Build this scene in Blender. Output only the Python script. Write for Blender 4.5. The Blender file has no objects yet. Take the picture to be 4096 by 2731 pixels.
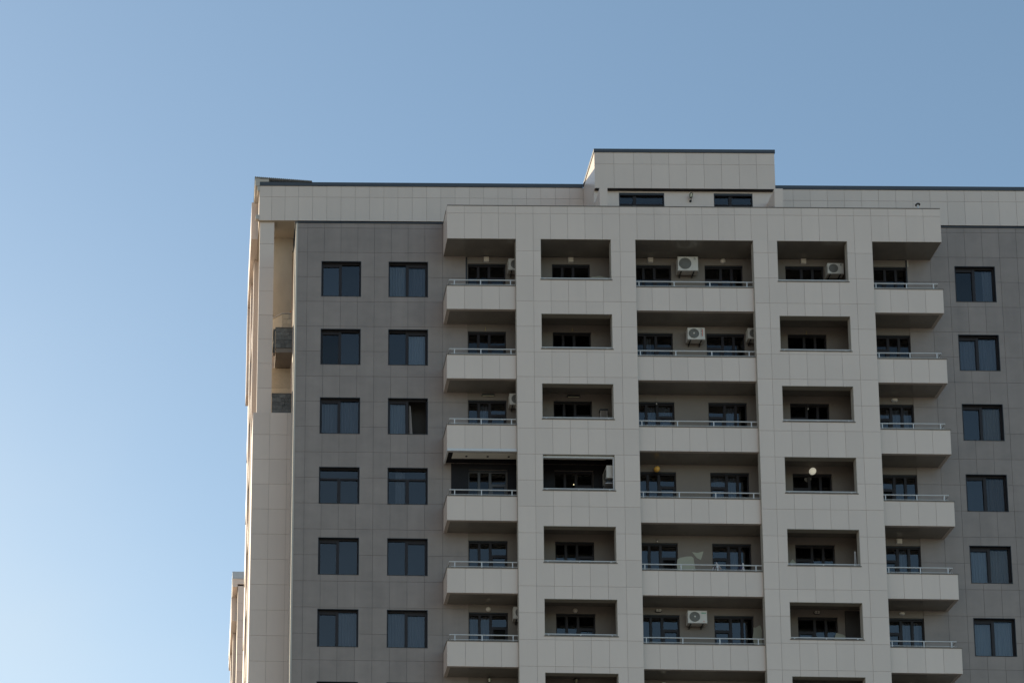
import bpy, math, random
from mathutils import Vector, Matrix
R = math.radians
rnd = random.Random(7)
scene = bpy.context.scene
col = scene.collection

# ------------------------------------------------------------------ camera
cam = bpy.data.cameras.new('camera')
cam.sensor_width = 36.0
cam.lens = 65.84
cam.shift_x = 0.36539
cam.shift_y = 0.77118
cam.clip_end = 5000
camo = bpy.data.objects.new('camera', cam)
col.objects.link(camo)
cr = Vector((0.99922715, 0.02739982, 0.0281844))
cu = Vector((-0.02292164, -0.17632743, 0.98406465))
cf = Vector((-0.03193288, 0.98395014, 0.17556311))
mw = Matrix((( cr.x, cu.x, -cf.x, -4.19454), (cr.y, cu.y, -cf.y, -68.45418), (cr.z, cu.z, -cf.z, -48.07982), (0, 0, 0, 1)))
camo.matrix_world = mw
scene.camera = camo

# ------------------------------------------------------------------ sky and sun
SUN_DIR = Vector((-0.66, 0.75, 0.315)).normalized()      # towards the sun: behind the building, to the left
sun_el = math.asin(SUN_DIR.z)
world = bpy.data.worlds.new('World')
scene.world = world
world.use_nodes = True
nt = world.node_tree
bg = nt.nodes['Background']
sky = nt.nodes.new('ShaderNodeTexSky')
sky.sky_type = 'NISHITA'
sky.sun_disc = False
sky.sun_elevation = sun_el
sky.sun_rotation = math.atan2(SUN_DIR.x, SUN_DIR.y)
sky.altitude = 300
sky.air_density = 1.0
sky.dust_density = 0.8
sky.ozone_density = 0.8
tint = nt.nodes.new('ShaderNodeVectorMath'); tint.operation = 'MULTIPLY'
tint.inputs[1].default_value = (0.97, 1.025, 0.98)
nt.links.new(sky.outputs[0], tint.inputs[0])
# thin bright haze low in the sky on the sun's side, with faint wisps
tcn = nt.nodes.new('ShaderNodeTexCoord')
sep = nt.nodes.new('ShaderNodeSeparateXYZ'); nt.links.new(tcn.outputs['Generated'], sep.inputs[0])
def wmap(src, a0, a1, b0, b1):
    q = nt.nodes.new('ShaderNodeMapRange'); q.interpolation_type = 'SMOOTHSTEP'
    for i, v in zip((1, 2, 3, 4), (a0, a1, b0, b1)): q.inputs[i].default_value = v
    nt.links.new(src, q.inputs[0]); return q.outputs[0]
def wmul(a, b):
    q = nt.nodes.new('ShaderNodeMath'); q.operation = 'MULTIPLY'
    nt.links.new(a, q.inputs[0]); nt.links.new(b, q.inputs[1]); return q.outputs[0]
wn = nt.nodes.new('ShaderNodeTexNoise'); wn.inputs['Scale'].default_value = 3.5; wn.inputs['Detail'].default_value = 5; wn.inputs['Roughness'].default_value = 0.45
wmp = nt.nodes.new('ShaderNodeMapping'); wmp.inputs['Scale'].default_value = (1, 1, 1.8); wmp.inputs['Location'].default_value = (3.1, 0.4, 1.7)
nt.links.new(tcn.outputs['Generated'], wmp.inputs[0]); nt.links.new(wmp.outputs[0], wn.inputs['Vector'])
hz = wmul(wmul(wmap(sep.outputs['Z'], 0.64, 0.33, 0.0, 1.0), wmap(sep.outputs['X'], 0.22, -0.30, 0.0, 1.0)), wmap(wn.outputs['Fac'], 0.25, 0.75, 0.35, 1.0))
hmx = nt.nodes.new('ShaderNodeMix'); hmx.data_type = 'RGBA'
nt.links.new(hz, hmx.inputs[0]); nt.links.new(tint.outputs[0], hmx.inputs[6])
hmx.inputs[7].default_value = (3.6, 4.0, 4.2, 1)
nt.links.new(hmx.outputs[2], bg.inputs['Color'])
bg.inputs['Strength'].default_value = 0.128
sl = bpy.data.lights.new('sun', 'SUN')
sl.energy = 5.0
sl.angle = R(0.5)
sl.color = (1.0, 0.84, 0.60)
so = bpy.data.objects.new('sun', sl)
col.objects.link(so)
so.rotation_euler = SUN_DIR.to_track_quat('Z', 'Y').to_euler()
so.location = (-40, 50, 40)
scene.view_settings.view_transform = 'Standard'
scene.view_settings.look = 'None'
scene.view_settings.gamma = 1.0
scene.view_settings.exposure = 0.65

# ------------------------------------------------------------------ materials
def mat(name, rgb, rough=0.5, metal=0.0, spec=0.5, noise=0.0, nscale=(1, 1, 1), ndetail=4, tone=0.0, bump=0.0, bscale=20.0, streak=0.0):
    m = bpy.data.materials.new(name)
    m.use_nodes = True
    n = m.node_tree.nodes; l = m.node_tree.links
    b = n['Principled BSDF']
    b.inputs['Base Color'].default_value = (*rgb, 1)
    b.inputs['Roughness'].default_value = rough
    b.inputs['Metallic'].default_value = metal
    b.inputs['Specular IOR Level'].default_value = spec
    fac = None
    geo = n.new('ShaderNodeNewGeometry')
    def math_(op, a, bb):
        x = n.new('ShaderNodeMath'); x.operation = op
        for i, v in enumerate((a, bb)):
            if isinstance(v, (int, float)): x.inputs[i].default_value = v
            else: l.new(v, x.inputs[i])
        return x.outputs[0]
    terms = []
    if noise:
        mp = n.new('ShaderNodeMapping'); mp.inputs['Scale'].default_value = nscale
        l.new(geo.outputs['Position'], mp.inputs['Vector'])
        t = n.new('ShaderNodeTexNoise'); t.inputs['Scale'].default_value = 1.0
        t.inputs['Detail'].default_value = ndetail; t.inputs['Roughness'].default_value = 0.6
        l.new(mp.outputs[0], t.inputs['Vector'])
        terms.append(math_('MULTIPLY', math_('SUBTRACT', t.outputs['Fac'], 0.5), 2 * noise))
    if streak:
        mp = n.new('ShaderNodeMapping'); mp.inputs['Scale'].default_value = (2.3, 2.3, 0.16)
        l.new(geo.outputs['Position'], mp.inputs['Vector'])
        t = n.new('ShaderNodeTexNoise'); t.inputs['Scale'].default_value = 1.0
        t.inputs['Detail'].default_value = 5
        l.new(mp.outputs[0], t.inputs['Vector'])
        terms.append(math_('MULTIPLY', math_('SUBTRACT', t.outputs['Fac'], 0.5), 2 * streak))
    if tone:
        a = n.new('ShaderNodeAttribute'); a.attribute_name = 'tone'
        terms.append(math_('MULTIPLY', a.outputs['Fac'], tone))
    if terms:
        s = terms[0]
        for t in terms[1:]: s = math_('ADD', s, t)
        s = math_('ADD', s, 1.0)
        mx = n.new('ShaderNodeVectorMath'); mx.operation = 'SCALE'
        mx.inputs[0].default_value = rgb
        l.new(s, mx.inputs['Scale'])
        l.new(mx.outputs[0], b.inputs['Base Color'])
    if bump:
        t = n.new('ShaderNodeTexNoise'); t.inputs['Scale'].default_value = bscale
        t.inputs['Detail'].default_value = 6
        l.new(geo.outputs['Position'], t.inputs['Vector'])
        bp = n.new('ShaderNodeBump'); bp.inputs['Strength'].default_value = bump
        bp.inputs['Distance'].default_value = 0.05
        l.new(t.outputs['Fac'], bp.inputs['Height'])
        l.new(bp.outputs[0], b.inputs['Normal'])
    return m

def glass_mat(name, ior=1.9, tint=(0.35, 0.4, 0.45)):
    m = bpy.data.materials.new(name); m.use_nodes = True
    n = m.node_tree.nodes; l = m.node_tree.links
    n.remove(n['Principled BSDF'])
    out = n['Material Output']
    tr = n.new('ShaderNodeBsdfTransparent'); tr.inputs['Color'].default_value = (*tint, 1)
    gl = n.new('ShaderNodeBsdfGlossy'); gl.inputs['Roughness'].default_value = 0.015
    fr = n.new('ShaderNodeFresnel'); fr.inputs['IOR'].default_value = ior
    geo = n.new('ShaderNodeNewGeometry')
    t = n.new('ShaderNodeTexNoise'); t.inputs['Scale'].default_value = 1.1; t.inputs['Detail'].default_value = 1
    l.new(geo.outputs['Position'], t.inputs['Vector'])
    bp = n.new('ShaderNodeBump'); bp.inputs['Strength'].default_value = 0.12; bp.inputs['Distance'].default_value = 0.03
    l.new(t.outputs['Fac'], bp.inputs['Height'])
    l.new(bp.outputs[0], gl.inputs['Normal'])
    mx = n.new('ShaderNodeMixShader')
    bk = n.new('ShaderNodeMath'); bk.operation = 'SUBTRACT'; bk.inputs[0].default_value = 1.0
    l.new(geo.outputs['Backfacing'], bk.inputs[1])
    ff = n.new('ShaderNodeMath'); ff.operation = 'MULTIPLY'
    l.new(fr.outputs[0], ff.inputs[0]); l.new(bk.outputs[0], ff.inputs[1])
    l.new(ff.outputs[0], mx.inputs[0]); l.new(tr.outputs[0], mx.inputs[1]); l.new(gl.outputs[0], mx.inputs[2])
    l.new(mx.outputs[0], out.inputs['Surface'])
    return m

def emit_mat(name, rgb, s):
    m = bpy.data.materials.new(name); m.use_nodes = True
    b = m.node_tree.nodes['Principled BSDF']
    b.inputs['Base Color'].default_value = (*rgb, 1)
    b.inputs['Emission Color'].default_value = (*rgb, 1)
    b.inputs['Emission Strength'].default_value = s
    return m

M = {}
M['tile'] = mat('pale ceramic tile', (0.612, 0.512, 0.450), 0.33, noise=0.05, nscale=(0.35, 0.35, 0.5), tone=0.035, streak=0.035)
M['joint'] = mat('tile joint', (0.38, 0.33, 0.30), 0.8, noise=0.1, nscale=(3, 3, 3))
M['dark'] = mat('dark grey tile', (0.240, 0.198, 0.178), 0.5, noise=0.22, nscale=(1.1, 1.1, 1.6), ndetail=6, tone=0.045, streak=0.15)
M['djoint'] = mat('dark tile joint', (0.125, 0.11, 0.104), 0.8, noise=0.1, nscale=(3, 3, 3))
M['trim'] = mat('pale grey trim', (0.43, 0.39, 0.35), 0.5, noise=0.05, nscale=(1, 1, 0.5))
M['soffit'] = mat('varnished ceiling board', (0.17, 0.155, 0.138), 0.13, noise=0.16, nscale=(1.6, 1.6, 1.6), ndetail=3)
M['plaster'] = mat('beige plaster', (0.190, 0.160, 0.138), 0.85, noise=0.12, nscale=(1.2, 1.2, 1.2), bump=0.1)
M['coping'] = mat('brown stone coping', (0.16, 0.14, 0.125), 0.6, noise=0.15, nscale=(2, 2, 2))
M['flash'] = mat('blue grey metal coping', (0.055, 0.062, 0.075), 0.5, metal=0.2, noise=0.1, nscale=(0.6, 1, 1))
M['frame'] = mat('dark brown window frame', (0.022, 0.018, 0.020), 0.5, spec=0.25, noise=0.05, nscale=(1, 1, 1))
M['reveal'] = mat('dark window reveal', (0.018, 0.019, 0.024), 0.5, noise=0.05, nscale=(1, 1, 1))
M['glass'] = glass_mat('window glass', 1.85, (0.60, 0.64, 0.68))
M['glass_dull'] = glass_mat('dull window glass', 1.6, (0.6, 0.62, 0.64))
M['glass_bright'] = glass_mat('bright window glass', 2.05, (0.60, 0.64, 0.68))
M['lining'] = mat('tile dimmed for openings', (0.40, 0.36, 0.31), 0.6, noise=0.06, nscale=(1, 1, 1))  # tile colour darkened to put shade into jambs and pier sides
M['lintel'] = mat('shade dimmed lintel underside', (0.24, 0.22, 0.185), 0.6, noise=0.08, nscale=(1, 1, 1))  # shade below the lintel put into a darker base colour
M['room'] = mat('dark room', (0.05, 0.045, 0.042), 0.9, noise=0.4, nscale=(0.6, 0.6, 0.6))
M['curtain'] = mat('pale curtain', (0.50, 0.47, 0.44), 0.9, noise=0.1, nscale=(6, 6, 0.3))
M['greycurtain'] = mat('grey curtain', (0.30, 0.265, 0.255), 0.9, noise=0.1, nscale=(6, 6, 0.3))
M['rail'] = mat('white painted railing', (0.56, 0.56, 0.575), 0.35, noise=0.04, nscale=(2, 2, 2))
M['acwhite'] = mat('off white enamel', (0.56, 0.52, 0.47), 0.4, noise=0.05, nscale=(3, 3, 3))
M['acgrille'] = mat('fan grille', (0.13, 0.125, 0.11), 0.5, noise=0.1, nscale=(8, 8, 8))
M['acdark'] = mat('black bracket', (0.03, 0.03, 0.03), 0.5, noise=0.05, nscale=(3, 3, 3))
M['lampwhite'] = mat('opal lamp plastic', (0.62, 0.55, 0.48), 0.35, noise=0.02, nscale=(3, 3, 3))
M['amber'] = mat('amber lamp glass', (0.72, 0.40, 0.08), 0.25, noise=0.05, nscale=(3, 3, 3))
M['glow'] = emit_mat('lit globe', (0.95, 0.90, 0.74), 0.22)
M['bulblit'] = emit_mat('lit bulb', (1.0, 0.85, 0.5), 3.0)
M['iron'] = mat('black iron', (0.02, 0.02, 0.022), 0.45, noise=0.05, nscale=(3, 3, 3))
M['lantglass'] = mat('lantern glass', (0.55, 0.52, 0.38), 0.2, noise=0.05, nscale=(3, 3, 3))
M['patch'] = mat('dry green grey filler', (0.36, 0.355, 0.29), 0.9, noise=0.08, nscale=(3, 3, 3))
M['blackpanel'] = mat('black wall panel', (0.012, 0.011, 0.013), 0.6, spec=0.2, noise=0.2, nscale=(2, 2, 2))
M['whiteceil'] = mat('white ceiling board', (0.72, 0.69, 0.62), 0.4, noise=0.03, nscale=(1, 1, 1))
M['greyframe'] = mat('grey aluminium', (0.06, 0.058, 0.06), 0.4, noise=0.05, nscale=(1, 1, 1))
M['stone'] = mat('split dark stone', (0.12, 0.118, 0.115), 0.85, noise=0.45, nscale=(7, 7, 12), tone=0.2, bump=0.9, bscale=11)
M['beige'] = mat('beige stone tile', (0.52, 0.43, 0.32), 0.7, noise=0.12, nscale=(4, 4, 6), tone=0.10, bump=0.25, bscale=12)
M['notch'] = mat('sand plaster with bounced light', (0.44, 0.375, 0.295), 0.8, noise=0.2, nscale=(1.5, 1.5, 0.8), bump=0.1)  # lightened in colour to stand in for sunlight bounced into the notch
M['sheet'] = mat('corrugated sheet', (0.46, 0.50, 0.54), 0.45, metal=0.1, noise=0.06, nscale=(1, 1, 1))
M['cloth'] = mat('white cloth', (0.72, 0.66, 0.70), 0.9, noise=0.12, nscale=(6, 6, 6))
M['navy'] = mat('navy cloth', (0.03, 0.03, 0.07), 0.9, noise=0.1, nscale=(5, 5, 5))
M['green'] = mat('green label', (0.05, 0.30, 0.18), 0.4, noise=0.03, nscale=(3, 3, 3))
M['red'] = mat('red label', (0.55, 0.10, 0.06), 0.4, noise=0.03, nscale=(3, 3, 3))
M['copper'] = mat('orange clay', (0.55, 0.25, 0.13), 0.6, noise=0.1, nscale=(3, 3, 3))
M['yellow'] = mat('yellow cable', (0.45, 0.36, 0.10), 0.6, noise=0.05, nscale=(3, 3, 3))
M['ground'] = mat('dry ground', (0.285, 0.262, 0.225), 0.9, noise=0.35, nscale=(0.05, 0.05, 0.05), ndetail=8)
M['roof'] = mat('roof felt', (0.14, 0.13, 0.13), 0.9, noise=0.15, nscale=(1, 1, 1))

# ------------------------------------------------------------------ mesh builder
WLOC = {}
class MB:
    def __init__(s): s.v = []; s.f = []; s.m = []; s.t = []
    def face(s, pts, m=0, t=0.0):
        b = len(s.v); s.v += [tuple(p) for p in pts]
        s.f.append(list(range(b, b + len(pts)))); s.m.append(m); s.t.append(t)
    def box(s, x0, x1, y0, y1, z0, z1, m=0, t=0.0, skip=''):
        b = len(s.v)
        s.v += [(x0, y0, z0), (x1, y0, z0), (x1, y1, z0), (x0, y1, z0), (x0, y0, z1), (x1, y0, z1), (x1, y1, z1), (x0, y1, z1)]
        for k, q in (('b', (0, 3, 2, 1)), ('t', (4, 5, 6, 7)), ('f', (0, 1, 5, 4)), ('r', (1, 2, 6, 5)), ('k', (2, 3, 7, 6)), ('l', (3, 0, 4, 7))):
            if k in skip: continue
            s.f.append([b + i for i in q]); s.m.append(m); s.t.append(t)
        return s
    def tube(s, p, q, r, m=0, n=8, r2=None, cap=True):
        p = Vector(p); q = Vector(q); d = (q - p).normalized()
        a = d.orthogonal().normalized(); c = d.cross(a); b = len(s.v); r2 = r if r2 is None else r2
        for i in range(n):
            g = 2 * math.pi * i / n; o = a * math.cos(g) + c * math.sin(g)
            s.v.append(tuple(p + o * r)); s.v.append(tuple(q + o * r2))
        for i in range(n):
            j = (i + 1) % n
            s.f.append([b + 2 * i, b + 2 * j, b + 2 * j + 1, b + 2 * i + 1]); s.m.append(m); s.t.append(0)
        if cap:
            s.f.append([b + 2 * i for i in range(n)][::-1]); s.m.append(m); s.t.append(0)
            s.f.append([b + 2 * i + 1 for i in range(n)]); s.m.append(m); s.t.append(0)
        return s
    def lathe(s, prof, c, axis='z', m=0, n=20):
        # prof: list of (radius, along)
        c = Vector(c); ax = {'z': Vector((0, 0, 1)), 'y': Vector((0, -1, 0)), 'x': Vector((-1, 0, 0))}[axis]
        a = ax.orthogonal().normalized(); d = ax.cross(a); b = len(s.v)
        for r, h in prof:
            for i in range(n):
                g = 2 * math.pi * i / n
                s.v.append(tuple(c + ax * h + (a * math.cos(g) + d * math.sin(g)) * r))
        for k in range(len(prof) - 1):
            for i in range(n):
                j = (i + 1) % n
                s.f.append([b + k * n + i, b + k * n + j, b + (k + 1) * n + j, b + (k + 1) * n + i]); s.m.append(m); s.t.append(0)
        s.f.append([b + i for i in range(n)][::-1]); s.m.append(m); s.t.append(0)
        s.f.append([b + (len(prof) - 1) * n + i for i in range(n)]); s.m.append(m); s.t.append(0)
        return s
    def poly(s, pts, y0, y1, m=0):
        # polygon in xz (counter-clockwise seen from the front, -y), extruded y0..y1
        s.face([(x, y0, z) for x, z in pts], m); s.face([(x, y1, z) for x, z in reversed(pts)], m)
        for i in range(len(pts)):
            (x0, z0), (x1, z1) = pts[i], pts[(i + 1) % len(pts)]
            s.face([(x0, y0, z0), (x0, y1, z0), (x1, y1, z1), (x1, y0, z1)], m)
        return s
    def plan(s, pts, z0, z1, m=0):
        s.face([(x, y, z1) for x, y in pts], m); s.face([(x, y, z0) for x, y in reversed(pts)], m)
        for i in range(len(pts)):
            (x0, y0), (x1, y1) = pts[i], pts[(i + 1) % len(pts)]
            s.face([(x0, y0, z0), (x1, y1, z0), (x1, y1, z1), (x0, y0, z1)], m)
        return s
    def mesh(s, name, mats):
        me = bpy.data.meshes.new(name)
        me.from_pydata(s.v, [], s.f)
        for x in mats: me.materials.append(M[x])
        for i, p in enumerate(me.polygons): p.material_index = s.m[i]
        at = me.attributes.new('tone', 'FLOAT', 'FACE')
        at.data.foreach_set('value', s.t)
        me.update()
        return me
    def build(s, name, mats, parent=None, loc=(0, 0, 0), smooth=False):
        return link(name, s.mesh(name, mats), parent, loc, smooth)

def link(name, me, parent=None, loc=(0, 0, 0), smooth=False):
    o = bpy.data.objects.new(name, me); col.objects.link(o)
    loc = Vector(loc)
    WLOC[o.name] = loc
    if parent:
        o.parent = parent; o.location = loc - WLOC[parent.name]
    else: o.location = loc
    if smooth:
        for p in me.polygons: p.use_smooth = True
        try: me.set_sharp_from_angle(angle=R(40))
        except Exception: pass
    return o

def tag(o, label=None, cat=None, group=None, kind=None):
    if label: o['label'] = label
    if cat: o['category'] = cat
    if group: o['group'] = group
    if kind: o['kind'] = kind
    return o

def thing(name, label, cat, loc, group=None):
    o = bpy.data.objects.new(name, None); col.objects.link(o)
    o.empty_display_size = 0.3
    o.location = loc; WLOC[o.name] = Vector(loc)
    return tag(o, label, cat, group)

def minus(rect, holes):
    out = [rect]
    for hx0, hx1, hz0, hz1 in holes:
        nx = []
        for x0, x1, z0, z1 in out:
            if hx0 >= x1 or hx1 <= x0 or hz0 >= z1 or hz1 <= z0: nx.append((x0, x1, z0, z1)); continue
            a0, a1 = max(x0, hx0), min(x1, hx1)
            if hx0 > x0: nx.append((x0, a0, z0, z1))
            if hx1 < x1: nx.append((a1, x1, z0, z1))
            if hz0 > z0: nx.append((a0, a1, z0, max(z0, hz0)))
            if hz1 < z1: nx.append((a0, a1, min(z1, hz1), z1))
        out = nx
    return [r for r in out if r[1] - r[0] > 1e-4 and r[3] - r[2] > 1e-4]

def clad(mb, xs, zs, holes, y, th=0.009, gap=0.010, m=0, tv=1.0):
    zs = sorted(zs); xs = sorted(xs); g = gap / 2
    for i in range(len(xs) - 1):
        for k in range(len(zs) - 1):
            c = (xs[i], xs[i + 1], zs[k], zs[k + 1]); t = rnd.uniform(-tv, tv)
            dy = rnd.uniform(0, 0.0025)
            for x0, x1, z0, z1 in minus(c, holes):
                a = x0 + (g if x0 == c[0] and i > 0 else 0); b = x1 - (g if x1 == c[1] and i < len(xs) - 2 else 0)
                d = z0 + (g if z0 == c[2] and k > 0 else 0); e = z1 - (g if z1 == c[3] and k < len(zs) - 2 else 0)
                if b - a > 0.004 and e - d > 0.004:
                    mb.box(a, b, y - dy, y + 0.012, d, e, m, t, skip='k')

def backing(mb, rect, holes, y0, y1, m=0):
    # grid cells so that neighbouring boxes butt without hidden overlaps
    xs = sorted({rect[0], rect[1]} | {v for h in holes for v in h[:2] if rect[0] < v < rect[1]})
    zs = sorted({rect[2], rect[3]} | {v for h in holes for v in h[2:] if rect[2] < v < rect[3]})
    solid = set()
    for i in range(len(xs) - 1):
        for k in range(len(zs) - 1):
            cx = (xs[i] + xs[i + 1]) / 2; cz = (zs[k] + zs[k + 1]) / 2
            if not any(h[0] < cx < h[1] and h[2] < cz < h[3] for h in holes): solid.add((i, k))
    for i, k in solid:
        sk = ''
        if (i - 1, k) in solid: sk += 'l'
        if (i + 1, k) in solid: sk += 'r'
        if (i, k - 1) in solid: sk += 'b'
        if (i, k + 1) in solid: sk += 't'
        mb.box(xs[i], xs[i + 1], y0, y1, zs[k], zs[k + 1], m, 0, sk)

# ------------------------------------------------------------------ the ground
ZG = -50.0
g = MB()
for i in range(-6, 6):
    for j in range(-6, 6):
        g.face([(i * 400, j * 400, 0), (i * 400 + 400, j * 400, 0), (i * 400 + 400, j * 400 + 400, 0), (i * 400, j * 400 + 400, 0)])
tag(g.build('ground', ['ground'], None, (0, 0, ZG)), kind='structure')

# ------------------------------------------------------------------ the tower
FL = 3.0; ROWS = 7
YF, YP, YM = -1.131, -1.002, 1.90
LINER = 0.02
tower = thing('apartment_tower', 'tall apartment tower with pale tiled balcony bay between dark grey walls', 'building', (14.6, 4, ZG))

WIN = [(0.0, 1.6), (2.70, 4.285), (25.23, 26.825), (28.1, 29.7)]
WB = -1.572
DXJ = [-0.972, -0.57, 0.102, 0.778, 1.457, 2.13, 2.806, 3.48, 4.156, 4.87, 5.85]
DXR = [23.36, 24.291, 25.008, 25.687, 26.369, 27.042, 27.728, 28.41, 29.09, 29.77, 30.14]
DZ = [1.70, 1.491, 0.395] + [0.395 - 1.0945 * k for k in range(1, 20)]
wh = [(a, b, WB - FL * r, -FL * r) for a, b in WIN for r in range(ROWS)]
zb = DZ[-1]
for js in (DXJ, DXR):
    w = MB(); a, b = js[0], js[-1]
    clad(w, js, DZ, wh, 0.0, m=0)
    backing(w, (a, b, zb, 1.70), wh, 0.012, 0.30, 1)
    w.box(a, b, 0.0, 0.30, ZG, zb, 0)
    w.build('dark_wall', ['dark', 'djoint'], tower)

# return face and trim at the dark wall's outer edges, with its metal coping
t = MB()
t.box(-1.045, -0.974, -0.012, 0.10, ZG, 1.70, 0)
t.box(-1.035, -0.974, 0.10, 1.90, ZG, 1.70, 0)
t.build('wall_return', ['trim'], tower)
t = MB()
t.box(30.142, 30.21, -0.012, 1.90, ZG, 1.70, 0)
t.build('wall_return', ['trim'], tower)
t = MB()
t.box(-1.10, 4.895, -0.03, 1.88, 1.703, 1.74, 0)
t.build('wall_coping', ['flash'], tower)
t = MB()
t.box(24.31, 30.26, -0.03, 1.88, 1.703, 1.74, 0)
t.build('wall_coping', ['flash'], tower)

# windows of the dark wall
def window(x0, x1, r, kind='slide', inner=0, curtain=None, open_=False, glazing=None):
    wd = x1 - x0; ht = -WB; z = -FL * r
    L = LINER; fr = MB(); panes = []
    # reveal liner, proud of the tiles by a few millimetres
    fr.box(0, wd, -0.006, 0.20, -L, 0, 1); fr.box(0, wd, -0.016, 0.20, -ht, -ht + L, 1)
    fr.box(0, L, -0.006, 0.20, -ht + L, -L, 1); fr.box(wd - L, wd, -0.006, 0.20, -ht + L, -L, 1)
    F0, F1 = 0.125, 0.185; e = 0.055
    a0, a1, b0, b1 = L, wd - L, -ht + L, -L
    if kind == 'slide':
        fr.box(a0, a1, F0, F1, b1 - e, b1, 0); fr.box(a0, a1, F0, F1, b0, b0 + 0.035, 0)
        fr.box(a0, a0 + 0.04, F0, F1, b0 + 0.035, b1 - e, 0); fr.box(a1 - 0.04, a1, F0, F1, b0 + 0.035, b1 - e, 0)
        md = a0 + 0.485 * (a1 - a0)
        fr.box(md - 0.055, md + 0.055, F0 - 0.012, F1 - 0.003, b0 + 0.035, b1 - e, 0)
        lo, hi, q0, q1 = a0 + 0.04, a1 - 0.04, b0 + 0.035, b1 - e
        for k, (s0, s1) in enumerate(((lo, md - 0.055), (md + 0.055, hi))):
            tp = q1
            if k == inner:
                fr.box(s0, s1, F0 + 0.005, F1 - 0.006, q1 - 0.10 * (1 if inner == k else 0), q1, 0)
                tp = q1 - 0.10
                if k == 0: fr.box(s0, s0 + 0.035, F0 + 0.005, F1 - 0.006, q0, tp, 0); s0 += 0.035
                else: fr.box(s1 - 0.035, s1, F0 + 0.005, F1 - 0.006, q0, tp, 0); s1 -= 0.035
            if open_ and k == 1: continue
            panes.append((s0, s1, q0, tp, 0.155 + 0.012 * (k == inner)))
    else:
        fr.box(a0, a1, F0, F1, b1 - 0.04, b1, 0); fr.box(a0, a1, F0, F1, b0, b0 + 0.045, 0)
        fr.box(a0, a0 + 0.045, F0, F1, b0 + 0.045, b1 - 0.04, 0); fr.box(a1 - 0.045, a1, F0, F1, b0 + 0.045, b1 - 0.04, 0)
        tz = b1 - 0.40
        fr.box(a0 + 0.045, a1 - 0.045, F0 - 0.01, F1, tz - 0.075, tz, 0)
        md = (a0 + a1) / 2
        fr.box(md - 0.065, md + 0.065, F0 - 0.012, F1, b0 + 0.045, tz - 0.075, 0)
        panes.append((a0 + 0.045, a1 - 0.045, tz, b1 - 0.04, 0.155))
        panes.append((a0 + 0.045, md - 0.065, b0 + 0.045, tz - 0.075, 0.158)); panes.append((md + 0.065, a1 - 0.045, b0 + 0.045, tz - 0.075, 0.158))
    o = fr.build('window', ['frame', 'reveal'], tower, (x0, 0, z))
    gm = MB()
    for k, p in enumerate(panes): gm.box(p[0], p[1], p[4], p[4] + 0.008, p[2], p[3], k % 2)
    gm.build('pane', glazing or ['glass', 'glass'], o, (x0, 0, z))
    if curtain:
        for c0, c1, cm in curtain:
            drape(c0 * wd + L, c1 * wd - L, b0 + 0.01, b1 - 0.08, 0.235, cm, o, (x0, 0, z))
    return o
def drape(x0, x1, z0, z1, y, cm, parent, loc, taper=0.0):
    c = MB(); n = max(10, int((x1 - x0) / 0.022)); ph = rnd.uniform(0, 6)
    def yy(i): return y + 0.022 * math.sin(i * 1.25 + ph) + 0.012 * math.sin(i * 0.53 + ph * 2)
    b = len(c.v)
    for i in range(n + 1):
        x = x0 + (x1 - x0) * i / n
        xt = x0 + (x - x0) * (1 - taper)
        c.v += [(x, yy(i), z0), (xt, yy(i), z1), (x, yy(i) + 0.006, z0), (xt, yy(i) + 0.006, z1)]
    for i in range(n):
        k = b + 4 * i
        c.f += [[k, k + 4, k + 5, k + 1], [k + 2, k + 3, k + 7, k + 6]]; c.m += [0, 0]; c.t += [0, 0]
    return c.build('curtain', [cm], parent, loc, smooth=True)
cfg = {
 (0, 0): dict(inner=0, glazing=['glass_bright', 'glass']), (1, 0): dict(inner=1, curtain=[(0, .48, 'curtain'), (.5, 1, 'greycurtain')]),
 (0, 1): dict(inner=0, glazing=['glass_dull', 'glass']), (1, 1): dict(inner=1, curtain=[(.5, 1, 'curtain')], glazing=['glass', 'glass_bright']),
 (0, 2): dict(inner=0, curtain=[(0, 1, 'greycurtain')]), (1, 2): dict(inner=0, open_=True, curtain=[(0, .5, 'curtain')]),
 (0, 3): dict(kind='transom'), (1, 3): dict(kind='transom', curtain=[(.2, .45, 'greycurtain')]),
 (0, 4): dict(inner=0), (1, 4): dict(inner=1),
 (0, 5): dict(inner=0, curtain=[(.52, 1, 'greycurtain')]), (1, 5): dict(inner=1, curtain=[(0, 1, 'greycurtain')]),
 (2, 0): dict(inner=0, curtain=[(.72, 1, 'greycurtain')], glazing=['glass_dull', 'glass']), (2, 1): dict(inner=0, curtain=[(0, 1, 'greycurtain')]),
 (2, 2): dict(inner=0, curtain=[(.5, 1, 'curtain')], glazing=['glass', 'glass_dull']), (2, 3): dict(inner=0, curtain=[(.5, 1, 'greycurtain')], glazing=['glass', 'glass_dull']),
 (2, 4): dict(inner=0, glazing=['glass', 'glass_dull'], curtain=[(0, 1, 'curtain')]), (2, 5): dict(inner=0, curtain=[(0, 1, 'curtain')]),
}
for r in range(ROWS):
    for c, (a, b) in enumerate(WIN):
        o = window(a, b, r, **cfg.get((c, r), {}))
        if (c, r) == (1, 2):
            o['label'] = 'window with its right sash slid open and a pale curtain at the gap'
            drape(0.86, 1.02, WB + 0.03, -0.2, 0.225, 'greycurtain', o, (a, 0, -FL * r), taper=0.55)

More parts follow.
